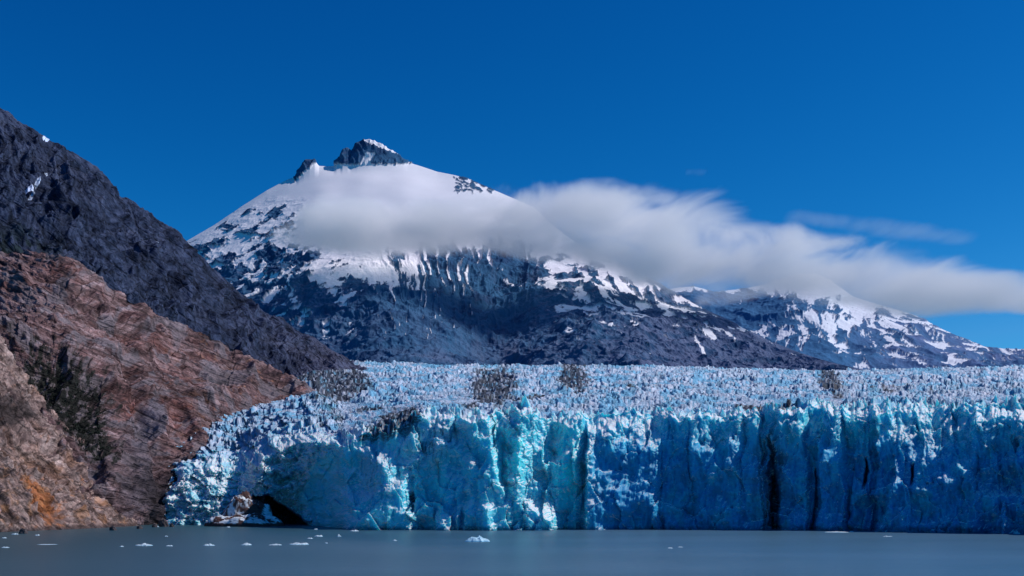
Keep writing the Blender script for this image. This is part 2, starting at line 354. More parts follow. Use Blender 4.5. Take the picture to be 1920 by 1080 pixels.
# ================================================================== FAR MOUNTAIN (right)
def build_far_mountain():
    px = np.linspace(1180, 2150, 900)
    ridge = [(1180,9300,560),(1260,9300,541),(1300,9300,536),(1340,9300,548),(1400,9300,540),(1440,9300,532),(1475,9300,518),(1500,9300,512),(1530,9300,513),(1556,9300,524),(1575,9300,538),
             (1600,9200,556),(1630,9100,566),(1660,9000,574),(1700,8900,586),(1730,8800,597),(1755,8700,612),(1790,8600,628),(1820,8500,640),(1850,8400,652),(1880,8300,654),(1920,8200,655),(2000,8200,662),(2150,8200,650)]
    base = [(1180,5600,775),(2150,5600,775)]
    P, PX, T = massif(px, 460, base, ridge, None, power=1.1, nback=24, sharp=30)
    Y = P[..., 1]; py = PY(P[..., 2], Y); x = P[..., 0]; z = P[..., 2]
    fade = 1 - np.exp(-np.abs(T-1)*14)
    wv = fbm(x/900+4, Y/900, z/900, 3)
    ang = np.radians(14); uR = PX*np.cos(ang) + py*np.sin(ang); vR = -PX*np.sin(ang) + py*np.cos(ang)
    nR = fbm(uR/40 + wv, vR/7.5 + wv*2, None, 5, 0.6)
    nV = fbm(PX/22 + wv, py/26, None, 5, 0.55)
    N = lerp(nV, nR, sstep(1600, 1680, PX)) + 0.2*fbm(PX/4, py/4, None, 3)
    xs = [1180, 1260, 1320, 1380, 1430, 1480, 1520, 1560, 1600, 1650, 1700, 1760, 1820, 1880, 2150]
    ys = [520, 540, 555, 575, 595, 620, 640, 660, 685, 710]
    Tb = [[1,1,1,1,1,1.2,1.2,1.2,1.1,1,1,.9,.9,.9,.9],
     [.9,.9,.9,.8,.7,.9,1.2,1.2,1.1,1,1,.9,.9,.9,.9],
     [.3,.35,.4,.3,.3,.62,.9,.9,1.1,.8,.8,.9,.9,.9,.9],
     [0,0,.05,0,0,.45,.50,.52,.85,.75,.68,.8,.8,.8,.8],
     [0,0,0,0,.05,.50,.62,.64,.78,.62,.66,.62,.7,.7,.7],
     [0,.1,.2,.3,.66,.55,.45,.52,.62,.55,.50,.60,.62,.6,.6],
     [.3,.3,.3,.3,.50,.50,.56,.60,.48,.52,.56,.48,.54,.6,.6],
     [.2,.2,.2,.2,.3,.3,.36,.40,.44,.46,.48,.46,.48,.55,.55],
     [.1,.1,.1,.1,.1,.2,.2,.2,.30,.36,.52,.48,.52,.36,.35],
     [0]*15]
    cov = table(xs, ys, Tb, PX, py)
    snow = sstep(-0.05, 0.05, (cov - 0.585)*1.2 + N*0.8)
    d = fade*wv*45 + fade*(ridged(x/380, Y/380, z/420, 5)*55 - 20)*(1-snow*.6) + (1-snow)*8 + N*6
    P = displace(P, d)
    v = fbm(x/200, Y/200, z/200, 5)
    rock = np.zeros(PX.shape + (3,), np.float32) + np.array([0.045, 0.14, 0.29], np.float32)  # bluer still, aerial haze put into the rock colour
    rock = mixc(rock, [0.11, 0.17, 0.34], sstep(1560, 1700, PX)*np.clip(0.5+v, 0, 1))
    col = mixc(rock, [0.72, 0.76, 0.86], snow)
    m = mat_tint('far_rock_and_snow', 0.015, vary=0.18, bump=0.6, bump_dist=10, rough=0.95, spec=0.05, damp=True)
    o = grid_obj('mountain', P, m, None, col, True, 1-snow*.88)
    tag(o, 'lower blue snow-streaked mountain behind the cloud at the right', 'mountain', kind='structure')
build_far_mountain()

# ================================================================== DARK GREY MOUNTAIN (left)
def build_dark_mountain():
    px = np.linspace(-420, 760, 1000)
    r = [(-420,1900,-40),(-200,1950,70),(-60,2000,160),(0,2000,202),(22,2000,214),(34,2000,228),(60,2000,241),(85,2000,258),(112,2000,271),(150,2050,292),(180,2050,312),(205,2050,336),(228,2050,369),
         (250,2100,378),(275,2100,394),(300,2100,412),(330,2150,433),(350,2150,451),(385,2150,488),(410,2150,512),(440,2200,541),(480,2200,572),(520,2200,598),(560,2200,618),(600,2200,640),(640,2200,664),(680,2200,690),(760,2200,735)]
    base = [(-420,1150,560),(0,1180,600),(200,1250,680),(400,1350,740),(600,1500,752),(760,1750,745)]
    P, PX, T = massif(px, 620, base, r, None, power=1.05, nback=24, sharp=40)
    Y = P[..., 1]; py = PY(P[..., 2], Y); x = P[..., 0]; z = P[..., 2]
    fade = 1 - 0.9*np.exp(-np.abs(T-1)*16)
    wv = fbm(x/260, Y/260, z/260, 4)
    ang = np.radians(38); u = PX*np.cos(ang) + py*np.sin(ang); v = -PX*np.sin(ang) + py*np.cos(ang)
    g = ridged(u/120 + wv, v/34 + wv, None, 6, 0.55)
    rib = ridged(PX/60 + wv*2 + py/220, py/190, None, 5, 0.55)
    fine = fbm(x/14, Y/14, z/14, 5, 0.6)
    d = fade*(wv*20 + (g-0.4)*27 + (rib-0.4)*24) + fine*3.0 + (ridged(x/40, Y/40, z/50, 4)-.4)*5
    P = displace(P, d)
    c = fbm(x/120, Y/120, z/90, 6, 0.6); c2 = fbm(u/30, v/7, None, 5, 0.65)
    col = np.zeros(PX.shape + (3,), np.float32) + np.array([0.050, 0.062, 0.100], np.float32)
    col = mixc(col, [0.105, 0.112, 0.155], np.clip(c*0.9 + c2*0.8, 0, 1))
    col = mixc(col, [0.010, 0.016, 0.032], np.clip(-c*1.1 - c2*1.6 + 0.08, 0, 1))
    col = mixc(col, [0.012, 0.018, 0.034], sstep(.42, .75, g)*0*.6 + sstep(.3, .05, rib)*.55)
    col = mixc(col, [0.135, 0.125, 0.165], sstep(470, 640, PX + c*90)*0.6)
    col = mixc(col, [0.018, 0.030, 0.022], sstep(0.0, .25, fbm(PX/30, py/24, None, 4) + 0.1)*sstep(190, 30, PX)*sstep(400, 470, py)*0.8)
    j = fbm(PX/6, py/6, None, 3)
    snow = np.zeros(PX.shape)
    for (a, b, ra, rb, s) in ((88,259,7,3,.2),(91,316,4,7,-.3),(75,330,4,4,.2),(63,341,10,4,.5),(66,353,5,3,0),(289,467,5,3,.3)):
        dx = PX-a; dy = (py-b) - dx*s
        snow = np.maximum(snow, sstep(0.1, -0.1, (dx/ra)**2 + (dy/rb)**2 - 0.8 + j*1.2))
    col = mixc(col, [0.8, 0.82, 0.88], snow)
    col = col*np.array([.80, .92, 1.12], np.float32)
    m = mat_tint('dark_mountain_rock', 0.05, crack=.5, cscale=0.03, vary=0.6, bump=0.9, bump_dist=5, rough=0.9, spec=0.12, stretch=(0.5, 0.5, 1.4), rot=(0.0, -0.7, 0.0))
    o = grid_obj('mountain', P, m, None, col)
    tag(o, 'steep dark grey rock mountain rising at the left edge behind the brown cliff', 'mountain', kind='structure')
build_dark_mountain()

# ================================================================== BROWN CLIFFS (left, by the water)
CL = {}
def build_brown_cliff():
    px = np.linspace(-420, 700, 1150)
    r = [(-420,980,400),(-200,960,440),(0,940,474),(60,935,473),(110,930,480),(150,930,500),(200,930,532),(240,930,556),(290,930,585),(340,930,606),(400,930,636),(440,930,652),(500,930,684),(540,930,702),(575,930,722),(598,930,738),(615,930,752),(650,930,800),(700,930,900)]
    base = [(-420,470,1010),(0,520,1000),(200,560,993),(300,600,988),(400,640,985),(600,700,960),(700,760,940)]
    P, PX, T = massif(px, 620, base, r, None, power=0.80, nback=20, sharp=60)
    Y = P[..., 1]; py = PY(P[..., 2], Y); x = P[..., 0]; z = P[..., 2]
    fade = 1 - 0.85*np.exp(-np.abs(T-1)*18)
    wv = fbm(x/130, Y/130, z/130, 4)
    # sheeted gneiss: bedding dips to the right, flatter to the left
    bend = (PX/600.0)**2*60
    v = py - PX*0.20 - bend + 9*wv; u = PX + py*0.3
    s1 = fbm(u/95, v/9, None, 6, 0.62); s2 = ridged(u/60, v/16, None, 5, 0.55)
    gul = np.exp(-((PX-235-(py-640)*0.28 + wv*10)/16)**2)*sstep(560, 640, py)
    big = ridged(PX/170 + wv*.6 + 3.3, py/150 + PX/300 + wv*.5, None, 3)
    d = fade*(wv*9 + (big-.45)*13) + s1*3.2 + (s2-.4)*3.2 - gul*9*fade + fbm(x/4, Y/4, z/3, 4)*0.8
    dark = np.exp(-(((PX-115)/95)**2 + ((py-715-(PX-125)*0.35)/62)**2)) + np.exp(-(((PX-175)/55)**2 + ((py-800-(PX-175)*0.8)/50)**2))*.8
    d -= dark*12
    W1, W2, wr_, wvx, wvy = worley(u/46 + fbm(u/30, v/30, None, 3)*.5, v/11 + fbm(u/40, v/20, None, 3)*.6, 31)
    Z1, Z2, zr_, zvx, zvy = worley(u/17 + wv, v/5.5 + wv, 35)
    d += (wr_-.5)*1.9 + wvy*1.5 + wvx*.6 + (zr_-.5)*0.9 + zvy*.5
    frac = np.maximum(sstep(.10, .02, W2-W1), .7*sstep(.10, .02, Z2-Z1))
    P = displace(P, d)
    c = fbm(x/70, Y/70, z/50, 5, 0.6)
    s3 = fbm(u/50 + 3, v/3.6 + 2*wv, None, 4, 0.65); s4 = ridged(u/110, v/7, None, 4, .6)
    col = np.zeros(PX.shape + (3,), np.float32) + np.array([0.128, 0.086, 0.086], np.float32)
    col = mixc(col, [0.245, 0.205, 0.215], np.clip(0.02 + s1*1.2 + c*.5 + s3*1.0, 0, 1))
    col = mixc(col, [0.034, 0.022, 0.026], np.clip(-s1*1.3 - s3*1.6 - 0.02, 0, 1))
    col = mixc(col, [0.125, 0.048, 0.036], np.clip(c*1.6 - 0.1, 0, 1)*0.75)
    col = mixc(col, [0.020, 0.014, 0.018], sstep(.55, .85, s4)*.6)
    col = mixc(col, [0.020, 0.016, 0.020], sstep(.15, .45, fbm(PX/45+8, py/60, None, 5, .6))*.6*sstep(640, 700, py)*sstep(330, 250, PX))
    col = mixc(col, [0.22, 0.11, 0.06], sstep(0.25, 0.48, fbm(u/40+9, v/5, None, 5, .6))*sstep(250, 450, PX)*0.6)
    col = col*(0.72 + .56*wr_[..., None])
    col = mixc(col, [0.014, 0.010, 0.014], frac*.6)
    gs = sstep(.05, .3, fbm(u/60 + 21, v/22 + wv, None, 4, .55))
    col = mixc(col, [0.135, 0.135, 0.155], gs*.65)
    gg = np.exp(-((PX-268-(py-860)*0.12 + wv*14)/26)**2)*sstep(760, 830, py)
    col = mixc(col, [0.055, 0.055, 0.068], np.clip(gg*(.9+c), 0, 1)*.8)
    grey = sstep(.1, -.1, ((PX-290-(py-770)*.1)/42)**2 + ((py-775)/38)**2 - .9 + c)
    col = mixc(col, [0.125, 0.125, 0.150], grey*0.9)
    col = mixc(col, [0.10, 0.095, 0.115], np.clip(sstep(780, 860, py)*sstep(330, 250, PX)*(0.4 + c*1.4), 0, 1)*0.8)
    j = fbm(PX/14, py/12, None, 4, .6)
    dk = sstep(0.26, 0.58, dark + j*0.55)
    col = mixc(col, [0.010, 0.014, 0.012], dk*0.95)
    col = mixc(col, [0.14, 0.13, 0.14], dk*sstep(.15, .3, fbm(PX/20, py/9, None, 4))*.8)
    rub = sstep(250, 300, PX + j*20)*sstep(850, 900, py)
    col = mixc(col, [0.022, 0.022, 0.028], rub*0.9)
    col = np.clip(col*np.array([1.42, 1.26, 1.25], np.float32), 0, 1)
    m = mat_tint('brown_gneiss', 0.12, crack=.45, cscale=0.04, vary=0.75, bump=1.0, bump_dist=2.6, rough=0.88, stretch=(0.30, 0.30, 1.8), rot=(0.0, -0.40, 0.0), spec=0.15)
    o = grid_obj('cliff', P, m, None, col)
    tag(o, 'brown streaked rock cliff sloping down to the glacier at the left', 'cliff', kind='structure')
    CL['P'] = P; CL['PX'] = PX; CL['py'] = py; CL['dark'] = dk; CL['T'] = T
build_brown_cliff()

def build_near_spur():
    px = np.linspace(-420, 300, 620)
    r = [(-420,640,420),(-200,640,500),(-60,640,590),(0,640,640),(20,640,668),(60,640,722),(85,640,756),(110,640,780),(140,640,812),(165,640,842),(195,640,884),(220,640,915),(245,640,948),(268,640,975),(285,640,992),(300,640,1015)]
    base = [(-420,420,1012),(-100,455,1001),(0,470,999),(100,500,996),(200,540,992),(270,580,988),(300,600,988)]
    P, PX, T = massif(px, 420, base, r, None, power=0.72, nback=20, back=0.5, sharp=60)
    Y = P[..., 1]; py = PY(P[..., 2], Y); x = P[..., 0]; z = P[..., 2]
    fade = 1 - 0.8*np.exp(-np.abs(T-1)*10)
    wv = fbm(x/60+5, Y/60, z/60, 4)
    v = py - PX*0.75 + 30*wv; u = PX*0.8 + py*0.6
    s1 = fbm(u/70, v/12, None, 6, 0.62); s2 = ridged(u/46, v/20, None, 5, 0.55)
    d = fade*(wv*7) + s1*2.4 + (s2-.4)*3.2 + fbm(x/2.5, Y/2.5, z/2.5, 4)*0.7
    W1, W2, wr_, wvx, wvy = worley(u/34 + fbm(u/30, v/30, None, 3)*.5, v/13 + fbm(u/40, v/20, None, 3)*.6, 41)
    Z1, Z2, zr_, zvx, zvy = worley(u/12 + wv, v/6 + wv, 45)
    d += (wr_-.5)*2.6 + wvy*1.5 + wvx*1.0 + (zr_-.5)*1.0 + zvy*.5
    frac = np.maximum(sstep(.10, .02, W2-W1), .7*sstep(.10, .02, Z2-Z1))
    d *= sstep(-0.02, 0.10, T)*0.8 + 0.2
    P = displace(P, d)
    P[..., 2] = np.where(T < 0.001, -3, P[..., 2])
    c = fbm(x/30, Y/30, z/30, 5, 0.6)
    col = np.zeros(PX.shape + (3,), np.float32) + np.array([0.175, 0.135, 0.128], np.float32)
    s3 = fbm(u/40 + 3, v/5 + 2*wv, None, 4, 0.65); s4 = ridged(u/80, v/10, None, 4, .6)
    col = mixc(col, [0.33, 0.285, 0.275], np.clip(-.05 + s1*1.2 + c*.5 + s3, 0, 1))
    col = mixc(col, [0.050, 0.036, 0.038], np.clip(-s1*1.4 - s3*1.5 - 0.02, 0, 1))
    col = mixc(col, [0.025, 0.018, 0.020], sstep(.55, .85, s4)*.6)
    col = mixc(col, [0.20, 0.115, 0.075], np.clip(c*1.4, 0, 1)*0.6)
    col = col*(0.72 + .56*wr_[..., None])
    col = mixc(col, [0.02, 0.014, 0.016], frac*.6)
    j = fbm(PX/14, py/14, None, 4)
    orange = sstep(.25, .75, np.exp(-((PX-88-(py-950)*0.6)/24)**2 - ((py-935)/52)**2) + j*.5 + s1*.5) 
    col = mixc(col, [0.27, 0.10, 0.030], orange*0.8)
    col = mixc(col, [0.24, 0.13, 0.065], sstep(.15, .5, fbm(u/40+9, v/12, None, 4))*sstep(820, 900, py)*.55)
    dk = sstep(.35, .6, np.exp(-((PX-20)/55)**2 - ((py-770)/26)**2) + s1*.5)
    col = mixc(col, [0.02, 0.018, 0.02], dk*.8)
    wet = sstep(2.5, 0.5, P[..., 2])
    col = mixc(col, [0.035, 0.030, 0.034], wet*.8)
    col = np.clip(col*np.array([1.5, 1.36, 1.30], np.float32), 0, 1)
    m = mat_tint('weathered_gneiss', 0.22, crack=.5, cscale=0.08, vary=0.65, bump=1.0, bump_dist=1.2, rough=0.88, stretch=(0.5, 0.5, 1.3), rot=(0.0, -0.75, 0.0), spec=0.15)
    o = grid_obj('rock_spur', P, m, None, col)
    tag(o, 'pale weathered rock spur with an orange stain dipping into the water at the left corner', 'cliff', kind='structure')
build_near_spur()

# ================================================================== GLACIER
def blocks(x, y):
    """forward protrusion of the calving front in metres at front position (x, y); list of ice buttresses"""
    out = np.zeros(x.shape)
    # xl_top, xl_bot, xr_top, xr_bot, y_top_l, y_top_r, p, wl, wr, wt
    B = [(655,640,735,785, 912,872, 18, 34, 34, 34),
         (690,675,728,750, 842,842,  9, 30, 26, 30),
         (785,750,848,842, 776,776,  8, 30, 12, 12),
         (806,815,872,905, 806,800, 11, 26, 20, 30),
         (872,860,915,968, 772,772, 17, 26, 20, 16),
         (822,812,846,872, 930,922, 17, 16, 24, 50),
         (905,895,955,985, 900,880, 20, 16, 50, 60),
         (965,945,996,1012,768,768, 18, 30, 76, 8),
         (980,975,1012,1048, 905,945, 22, 26, 34, 44),
         (1044,1036,1090,1082,780,785, 6, 26, 14, 22),
         (1102,1097,1245,1240,782,786,13, 6, 24, 60),
         (1228,1235,1300,1300,776,776, 9, 22, 18, 10),
         (1290,1285,1395,1400,774,774,11, 30, 34, 6),
         (1390,1380,1425,1432,772,772, 9, 16, 10, 6),
         (1462,1458,1512,1524,763,763,11, 6, 20, 12),
         (1536,1534,1578,1592,766,766,14, 5, 22, 14),
         (1596,1590,1636,1640,766,766, 8, 10, 18, 10),
         (1645,1640,1672,1740,765,765,14, 5, 26, 12),
         (1672,1672,1835,1850,750,750,25, 10, 50,150),
         (1822,1822,1990,1990,768,768,16, 6, 26, 14),
         (1874,1874,1888,1890,928,926,31, 10, 14, 20),
         (1725,1640,1990,1990,862,862,25, 14, 26, 70),
         (1906,1903,2000,2000,768,765,24, 6, 26, 16),
         (2020,2020,2100,2100,765,765,24, 16, 26, 16),
         (2110,2110,2200,2200,765,765,30, 16, 26, 16)]
    B += [(1424,1424,1840,1840,764,760, 6, 14, 20, 8)]
    for (a, b, c, d, e, f, p, wl, wr, wt) in B:
        s = np.clip((y - 765)/230, -0.1, 1.05)
        xl = a + (b-a)*s; xr = c + (d-c)*s; yt = np.interp(x, [min(a, b), max(c, d)], [e, f])
        q = np.minimum(np.minimum((x-xl)/wl + 0.5, (xr-x)/wr + 0.5), (y-yt)/wt)
        out = np.maximum(out, p*np.clip(q, 0, 1))
    return out

def glacier():
    # profile control per column: foot (Y), wall top (Y, py), rim (Y, py), back (Y, py)
    K = np.array([
     # px   Y0   Y1   py1   Y2   py2   Y3    py3
     [290, 600, 640, 960,  700, 905, 1500, 800],
     [312, 596, 625, 935,  700, 865, 1500, 790],
     [345, 590, 640, 890,  740, 815, 1600, 780],
     [400, 584, 640, 880,  780, 786, 1700, 750],
     [450, 580, 640, 890,  800, 775, 1900, 730],
     [490, 578, 602, 870,  800, 766, 2000, 725],
     [520, 590, 606, 845,  800, 762, 2100, 715],
     [560, 586, 598, 830,  800, 756, 2200, 705],
     [600, 560, 574, 830,  780, 752, 2500, 690],
     [640, 532, 546, 838,  640, 800, 2700, 684],
     [680, 522, 540, 822,  600, 800, 2900, 682],
     [740, 518, 534, 805,  590, 786, 3000, 684],
     [790, 517, 534, 778,  570, 774, 3000, 686],
     [850, 517, 534, 776,  560, 773, 3000, 689],
     [940, 517, 532, 776,  552, 772, 3100, 692],
     [985, 517, 531, 765,  548, 770, 3100, 690],
     [1010,517, 532, 783,  552, 776, 3100, 690],
     [1100,517, 535, 778,  556, 773, 3100, 690],
     [1240,520, 536, 776,  556, 771, 3100, 691],
     [1430,514, 524, 772,  545, 768, 3200, 697],
     [1530,508, 518, 765,  535, 763, 3200, 700],
     [1640,500, 512, 762,  528, 759, 3200, 699],
     [1720,494, 512, 757,  530, 754, 3200, 697],
     [1800,488, 500, 760,  516, 756, 3300, 695],
     [1920,478, 490, 757,  506, 753, 3300, 690],
     [2200,455, 466, 755,  482, 750, 3300, 690]], float)
    px = np.arange(290, 2140, 0.95)
    nf, nm, nb = 300, 70, 520
    C = [np.interp(px, K[:, 0], K[:, i]) for i in range(8)]
    k = np.hanning(25); k /= k.sum()
    C = [c if i == 0 else np.convolve(np.pad(c, 12, mode='edge'), k, 'valid') for i, c in enumerate(C)]
    _, Y0, Y1, p1, Y2, p2, Y3, p3 = C
    z1 = WZ(p1, Y1); z2 = WZ(p2, Y2); z3 = WZ(p3, Y3)
    v1 = np.linspace(0, 1, nf)[:, None]; v2 = np.linspace(0, 1, nm+1)[1:, None]; v3 = (np.linspace(0, 1, nb+1)[1:, None])
    g3 = (np.exp(v3*2.3)-1)/(math.exp(2.3)-1)
    Y = np.vstack([Y0 + (Y1-Y0)*v1**1.3, Y1 + (Y2-Y1)*v2, Y2 + (Y3-Y2)*g3])
    z = np.vstack([-3 + (z1+3)*v1, z1 + (z2-z1)*v2, z2 + (z3-z2)*g3])
    PX = np.broadcast_to(px, Y.shape).copy()
    V = np.vstack([v1*np.ones_like(px), 1+v2*np.ones_like(px), 2+v3*np.ones_like(px)])
    x = WX(PX, Y); py = PY(z, Y)
    # ---- front relief
    w1 = fbm(PX/60, py/60, None, 4); w2 = fbm(PX/60+40, py/60, None, 4)
    f1 = fbm(PX/14, py/16, None, 4); f2 = fbm(PX/14+7, py/16, None, 4)
    qx = PX + w1*11 + f1*4.0; qy = py + w2*11 + f2*4.0
    pr = blocks(qx, qy)
    gy, gx = np.gradient(pr); 
    steep = np.clip(np.abs(gx)*4 + np.abs(gy)*1.3, 0, 1)
    right = sstep(590, 660, PX)
    onface = sstep(1.6, 1.0, V)
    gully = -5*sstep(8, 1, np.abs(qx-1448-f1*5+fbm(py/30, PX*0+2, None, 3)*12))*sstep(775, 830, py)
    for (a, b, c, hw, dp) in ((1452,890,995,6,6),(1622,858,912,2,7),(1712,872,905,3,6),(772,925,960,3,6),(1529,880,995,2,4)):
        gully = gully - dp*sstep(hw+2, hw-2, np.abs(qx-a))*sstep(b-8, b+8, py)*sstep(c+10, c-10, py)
    # planar chips: cells of slightly different planes
    F1, F2, rid, vx, vy = worley(qx/34, qy/60, 3)
    lc = sstep(1110, 1080, PX)
    chip = (rid-.5)*(3.2+1.8*lc) + vx*(3.0+4*lc)*(rid-.35) + vy*(1.6+3.4*lc)*(ridb_ := _hf((rid*4000).astype(np.int64), (rid*999).astype(np.int64), 3))
    F1b, F2b, ridb, vxb, vyb = worley(qx/11, qy/16, 6)
    chip2 = (ridb-.5)*1.3 + vxb*0.9
    str_v = fbm(qx/7, py/70, None, 4, .6)
    crust = ridged(PX/10, py/9, V*3, 5, .6)
    H1, H2, hr, hvx, hvy = worley(qx/66 + 9.3, qy/95 + 3.1, 71)
    hr2 = _hf((hr*4096).astype(np.int64), (hr*1333).astype(np.int64), 5); hr3 = _hf((hr*911).astype(np.int64), (hr*4096).astype(np.int64), 8)
    facet = ((hr-.5)*4.0 + hvx*11*(hr2-.55) + hvy*12*(hr3-.25))*(.35+.65*lc)
    push = right*onface*(pr + facet + gully + chip*0.8 + chip2*(0.12+0.5*steep) + str_v*0.7 + w1*6 + crust*steep*0.5)
    push += right*onface*fbm(PX/5, py/5, None, 4, .6)*(0.10+.35*steep)
    # left tongue: rugged lit blocks above a smooth overhanging blue wall
    left = 1 - right
    L1, L2, lr, lvx, lvy = worley(PX/26 + w1*.4, py/17 + w2*.4, 11)
    M1, M2, mr, mvx, mvy = worley(PX/9 + f1*.3, py/5.5 + f2*.3, 15)
    tongue = (lr-.4)*9 + lvx*4 + (mr-.5)*4.0 + mvx*2.0 + crust*3.0 + ridged(PX/34, py/26, None, 5, .6)*9 - 3
    wallm = sstep(0.5, -0.25, ((qx+w2*22-614)/50)**2 + ((qy+w1*22-918)/66)**2 - 0.75)    # blue hollow
    wallm = np.maximum(wallm, sstep(575, 605, qx)*sstep(845, 870, qy + w2*12))
    push += left*sstep(2.6, 1.9, V)*(tongue*(1-wallm*.62)*sstep(0, .08, V) + wallm*(chip*.5+chip2*.4)) 
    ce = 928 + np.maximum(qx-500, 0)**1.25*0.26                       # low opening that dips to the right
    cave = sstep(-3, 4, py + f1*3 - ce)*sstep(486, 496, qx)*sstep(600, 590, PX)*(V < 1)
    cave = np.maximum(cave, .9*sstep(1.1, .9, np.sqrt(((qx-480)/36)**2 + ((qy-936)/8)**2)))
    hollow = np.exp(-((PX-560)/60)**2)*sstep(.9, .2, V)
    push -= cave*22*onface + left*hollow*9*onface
    # ---- top relief: seracs and crevasses
    top = sstep(0.85, 1.5, V)
    X_ = x; Y_ = Y
    far = sstep(550, 2200, Y)
    cs = 6 + 9*far
    wx = fbm(X_/60, Y_/60, None, 3)*0.9
    A1, A2, ar, avx, avy = worley(X_/cs*0.55 + wx, Y_/(cs*0.9) + wx, 21)
    D1, D2, dr, dvx, dvy = worley(X_/(cs*0.45) + wx, Y_/(cs*0.5), 27)
    ser = (ar-.35)*1.0 + avx*0.75*(ar-.2) + sstep(0.0, 0.16, A2-A1)*0.8 + (dr-.5)*0.55 + dvx*.35
    ser += (ridged(X_/45, Y_/38, None, 4)-.35)*1.5
    zt = z + top*(fbm(X_/170, Y_/45, None, 4)*np.interp(Y, [520, 800, 3000], [1.0, 3.5, 10]) + (ridged(X_/90, Y_/14, None, 4)-.4)*np.interp(Y, [520, 800, 3000], [1.0, 2.4, 4.5]))
    amp = np.interp(Y, [520, 560, 700, 1200, 3000], [1.1, 1.4, 1.7, 2.3, 3.6])
    zt = zt + top*ser*amp*(.35+1.15*sstep(-.3, .4, fbm(X_/110, Y_/40, None, 3)))
    # rim towers
    tower = sstep(1.0, 1.1, V)*sstep(1.9, 1.3, V)*right*(ridged(PX/23, V*2, None, 4)-.38)*6.0
    zt += tower
    zt += 4.5*np.exp(-((PX-988)/9)**2)*sstep(.9, 1.05, V)*sstep(1.8, 1.2, V)
    zr = zt + onface*right*(fbm(PX/16, V*1.5, None, 4)*2.6 + fbm(PX/60, V, None, 2)*2.4)*sstep(.3, 1, V)
    Yn = Y - push
    kf = 1 + (Yn/Y - 1)*onface                      # buttresses swell outwards as well as forwards
    xn = x*kf + onface*(f1*0.9 + crust*steep*0.6)
    zr = CH + (zr - CH)*kf
    P = np.stack([xn, Yn, zr], -1)
    P[0, :, 2] = -4
    # ---- colours
    n = grid_normals(P); n *= -np.sign(n[..., 1:2]*0.7 - n[..., 2:3]*0.7 + 1e-6)
    up = n[..., 2]
    big = fbm(PX/70+3, py/90, None, 5, .55)
    blue_hi = np.array([0.12, 0.74, 0.86], np.float32); blue_lo = np.array([0.04, 0.52, 0.74], np.float32)
    col = np.zeros(PX.shape + (3,), np.float32) + blue_lo
    hgt = sstep(985, 790, py)
    col = mixc(col, [0.24, 0.68, 0.80], np.clip(rid*rid*.8 + ridb*.35 - .1, 0, 1)*(.35+.35*lc))
    col = mixc(col, blue_hi, .8*np.clip(hgt*0.45 + big*0.7 + f1*.12 + .35*sstep(1110, 1060, PX), 0, 1))
    cy = np.exp(-((PX-1062)/26)**2 - ((py-890)/80)**2) + .8*np.exp(-((PX-960)/28)**2 - ((py-850)/60)**2) + .5*np.exp(-((PX-1600)/16)**2 - ((py-800)/40)**2) + .5*np.exp(-((PX-790)/30)**2 - ((py-900)/30)**2)
    cy += .2*wallm*left
    col = mixc(col, [0.06, 0.95, 0.98], np.clip(cy*(1.0+big*.6), 0, 1)*0.9)  # glow of translucent ice painted as brighter cyan patches
    greyp = np.exp(-((qx-810-(py-830)*-0.1)/44)**2 - ((py-825)/55)**2)
    greyp += .7*np.exp(-((qx-690)/30)**2 - ((py-880)/50)**2)
    col = mixc(col, [0.30, 0.50, 0.64], np.clip(greyp*1.3, 0, 1)*0.7)
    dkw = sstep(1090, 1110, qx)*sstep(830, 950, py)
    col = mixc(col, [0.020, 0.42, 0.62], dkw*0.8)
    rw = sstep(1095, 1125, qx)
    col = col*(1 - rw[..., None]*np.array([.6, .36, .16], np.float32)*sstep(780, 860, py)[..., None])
    col = mixc(col, [0.03, 0.48, 0.58], .8*sstep(.0, .4, fbm(PX/38+30, py/70, None, 4))*.6)
    col = mixc(col, [0.015, 0.18, 0.36], sstep(.0, .4, fbm(PX/22+60, py/60, None, 4))*.55*sstep(1090, 1130, PX))
    brn = np.exp(-((qx-1448)/26)**2)*sstep(1.0, .6, V)
    col = mixc(col, [0.07, 0.10, 0.12], np.clip(brn*(.7+str_v), 0, 1)*0.85)
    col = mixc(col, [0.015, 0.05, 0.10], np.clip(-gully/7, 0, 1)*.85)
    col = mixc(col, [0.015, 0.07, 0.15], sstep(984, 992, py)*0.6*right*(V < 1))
    streak = sstep(.22, .34, fbm(qx/4 + qy/30, qy/34, None, 4))*greyp
    col = mixc(col, [0.05, 0.07, 0.09], np.clip(streak, 0, 1)*.7)
    # frost on everything that leans back
    thr = 0.36 + 0.34*sstep(1100, 1130, PX)*sstep(800, 850, py) + .25*sstep(1720, 1800, PX)*sstep(1850, 1800, PX)*0
    frost = sstep(thr, thr+.25, up + f1*.04)
    frost = np.where(V < 1.0, frost, np.maximum(frost, .5))
    col = mixc(col, [0.72, 0.80, 0.86], frost*np.clip(.95 - wallm*left, 0, 1))
    # tongue
    tl = left*(1-wallm)*sstep(0, .05, V)
    col = mixc(col, [0.70, 0.82, 0.88], tl*np.clip(.35 + up*.6 + crust*.5, 0, 1))
    col = mixc(col, [0.16, 0.55, 0.72], tl*sstep(.05, .35, fbm(PX/26, py/18, None, 4, .6))*.75)
    # top
    tn = fbm(PX/22, py/5, None, 5, .6); tf = fbm(PX/5, py/2.5, None, 4, .6)
    tc = np.zeros_like(col) + np.array([0.50, 0.66, 0.78], np.float32)
    tc = mixc(tc, [0.80, 0.78, 0.84], np.clip(tf*1.4+.3, 0, 1))
    tb = fbm(PX/85+5, py/6, None, 5, .62)*1.35
    tc = mixc(tc, [0.10, 0.50, 0.72], sstep(-.12, .24, tn*.7 + tb*.8 - tf*.2)*.85)
    tc = mixc(tc, [0.10, 0.24, 0.38], sstep(.05, .4, -tf)*.6)
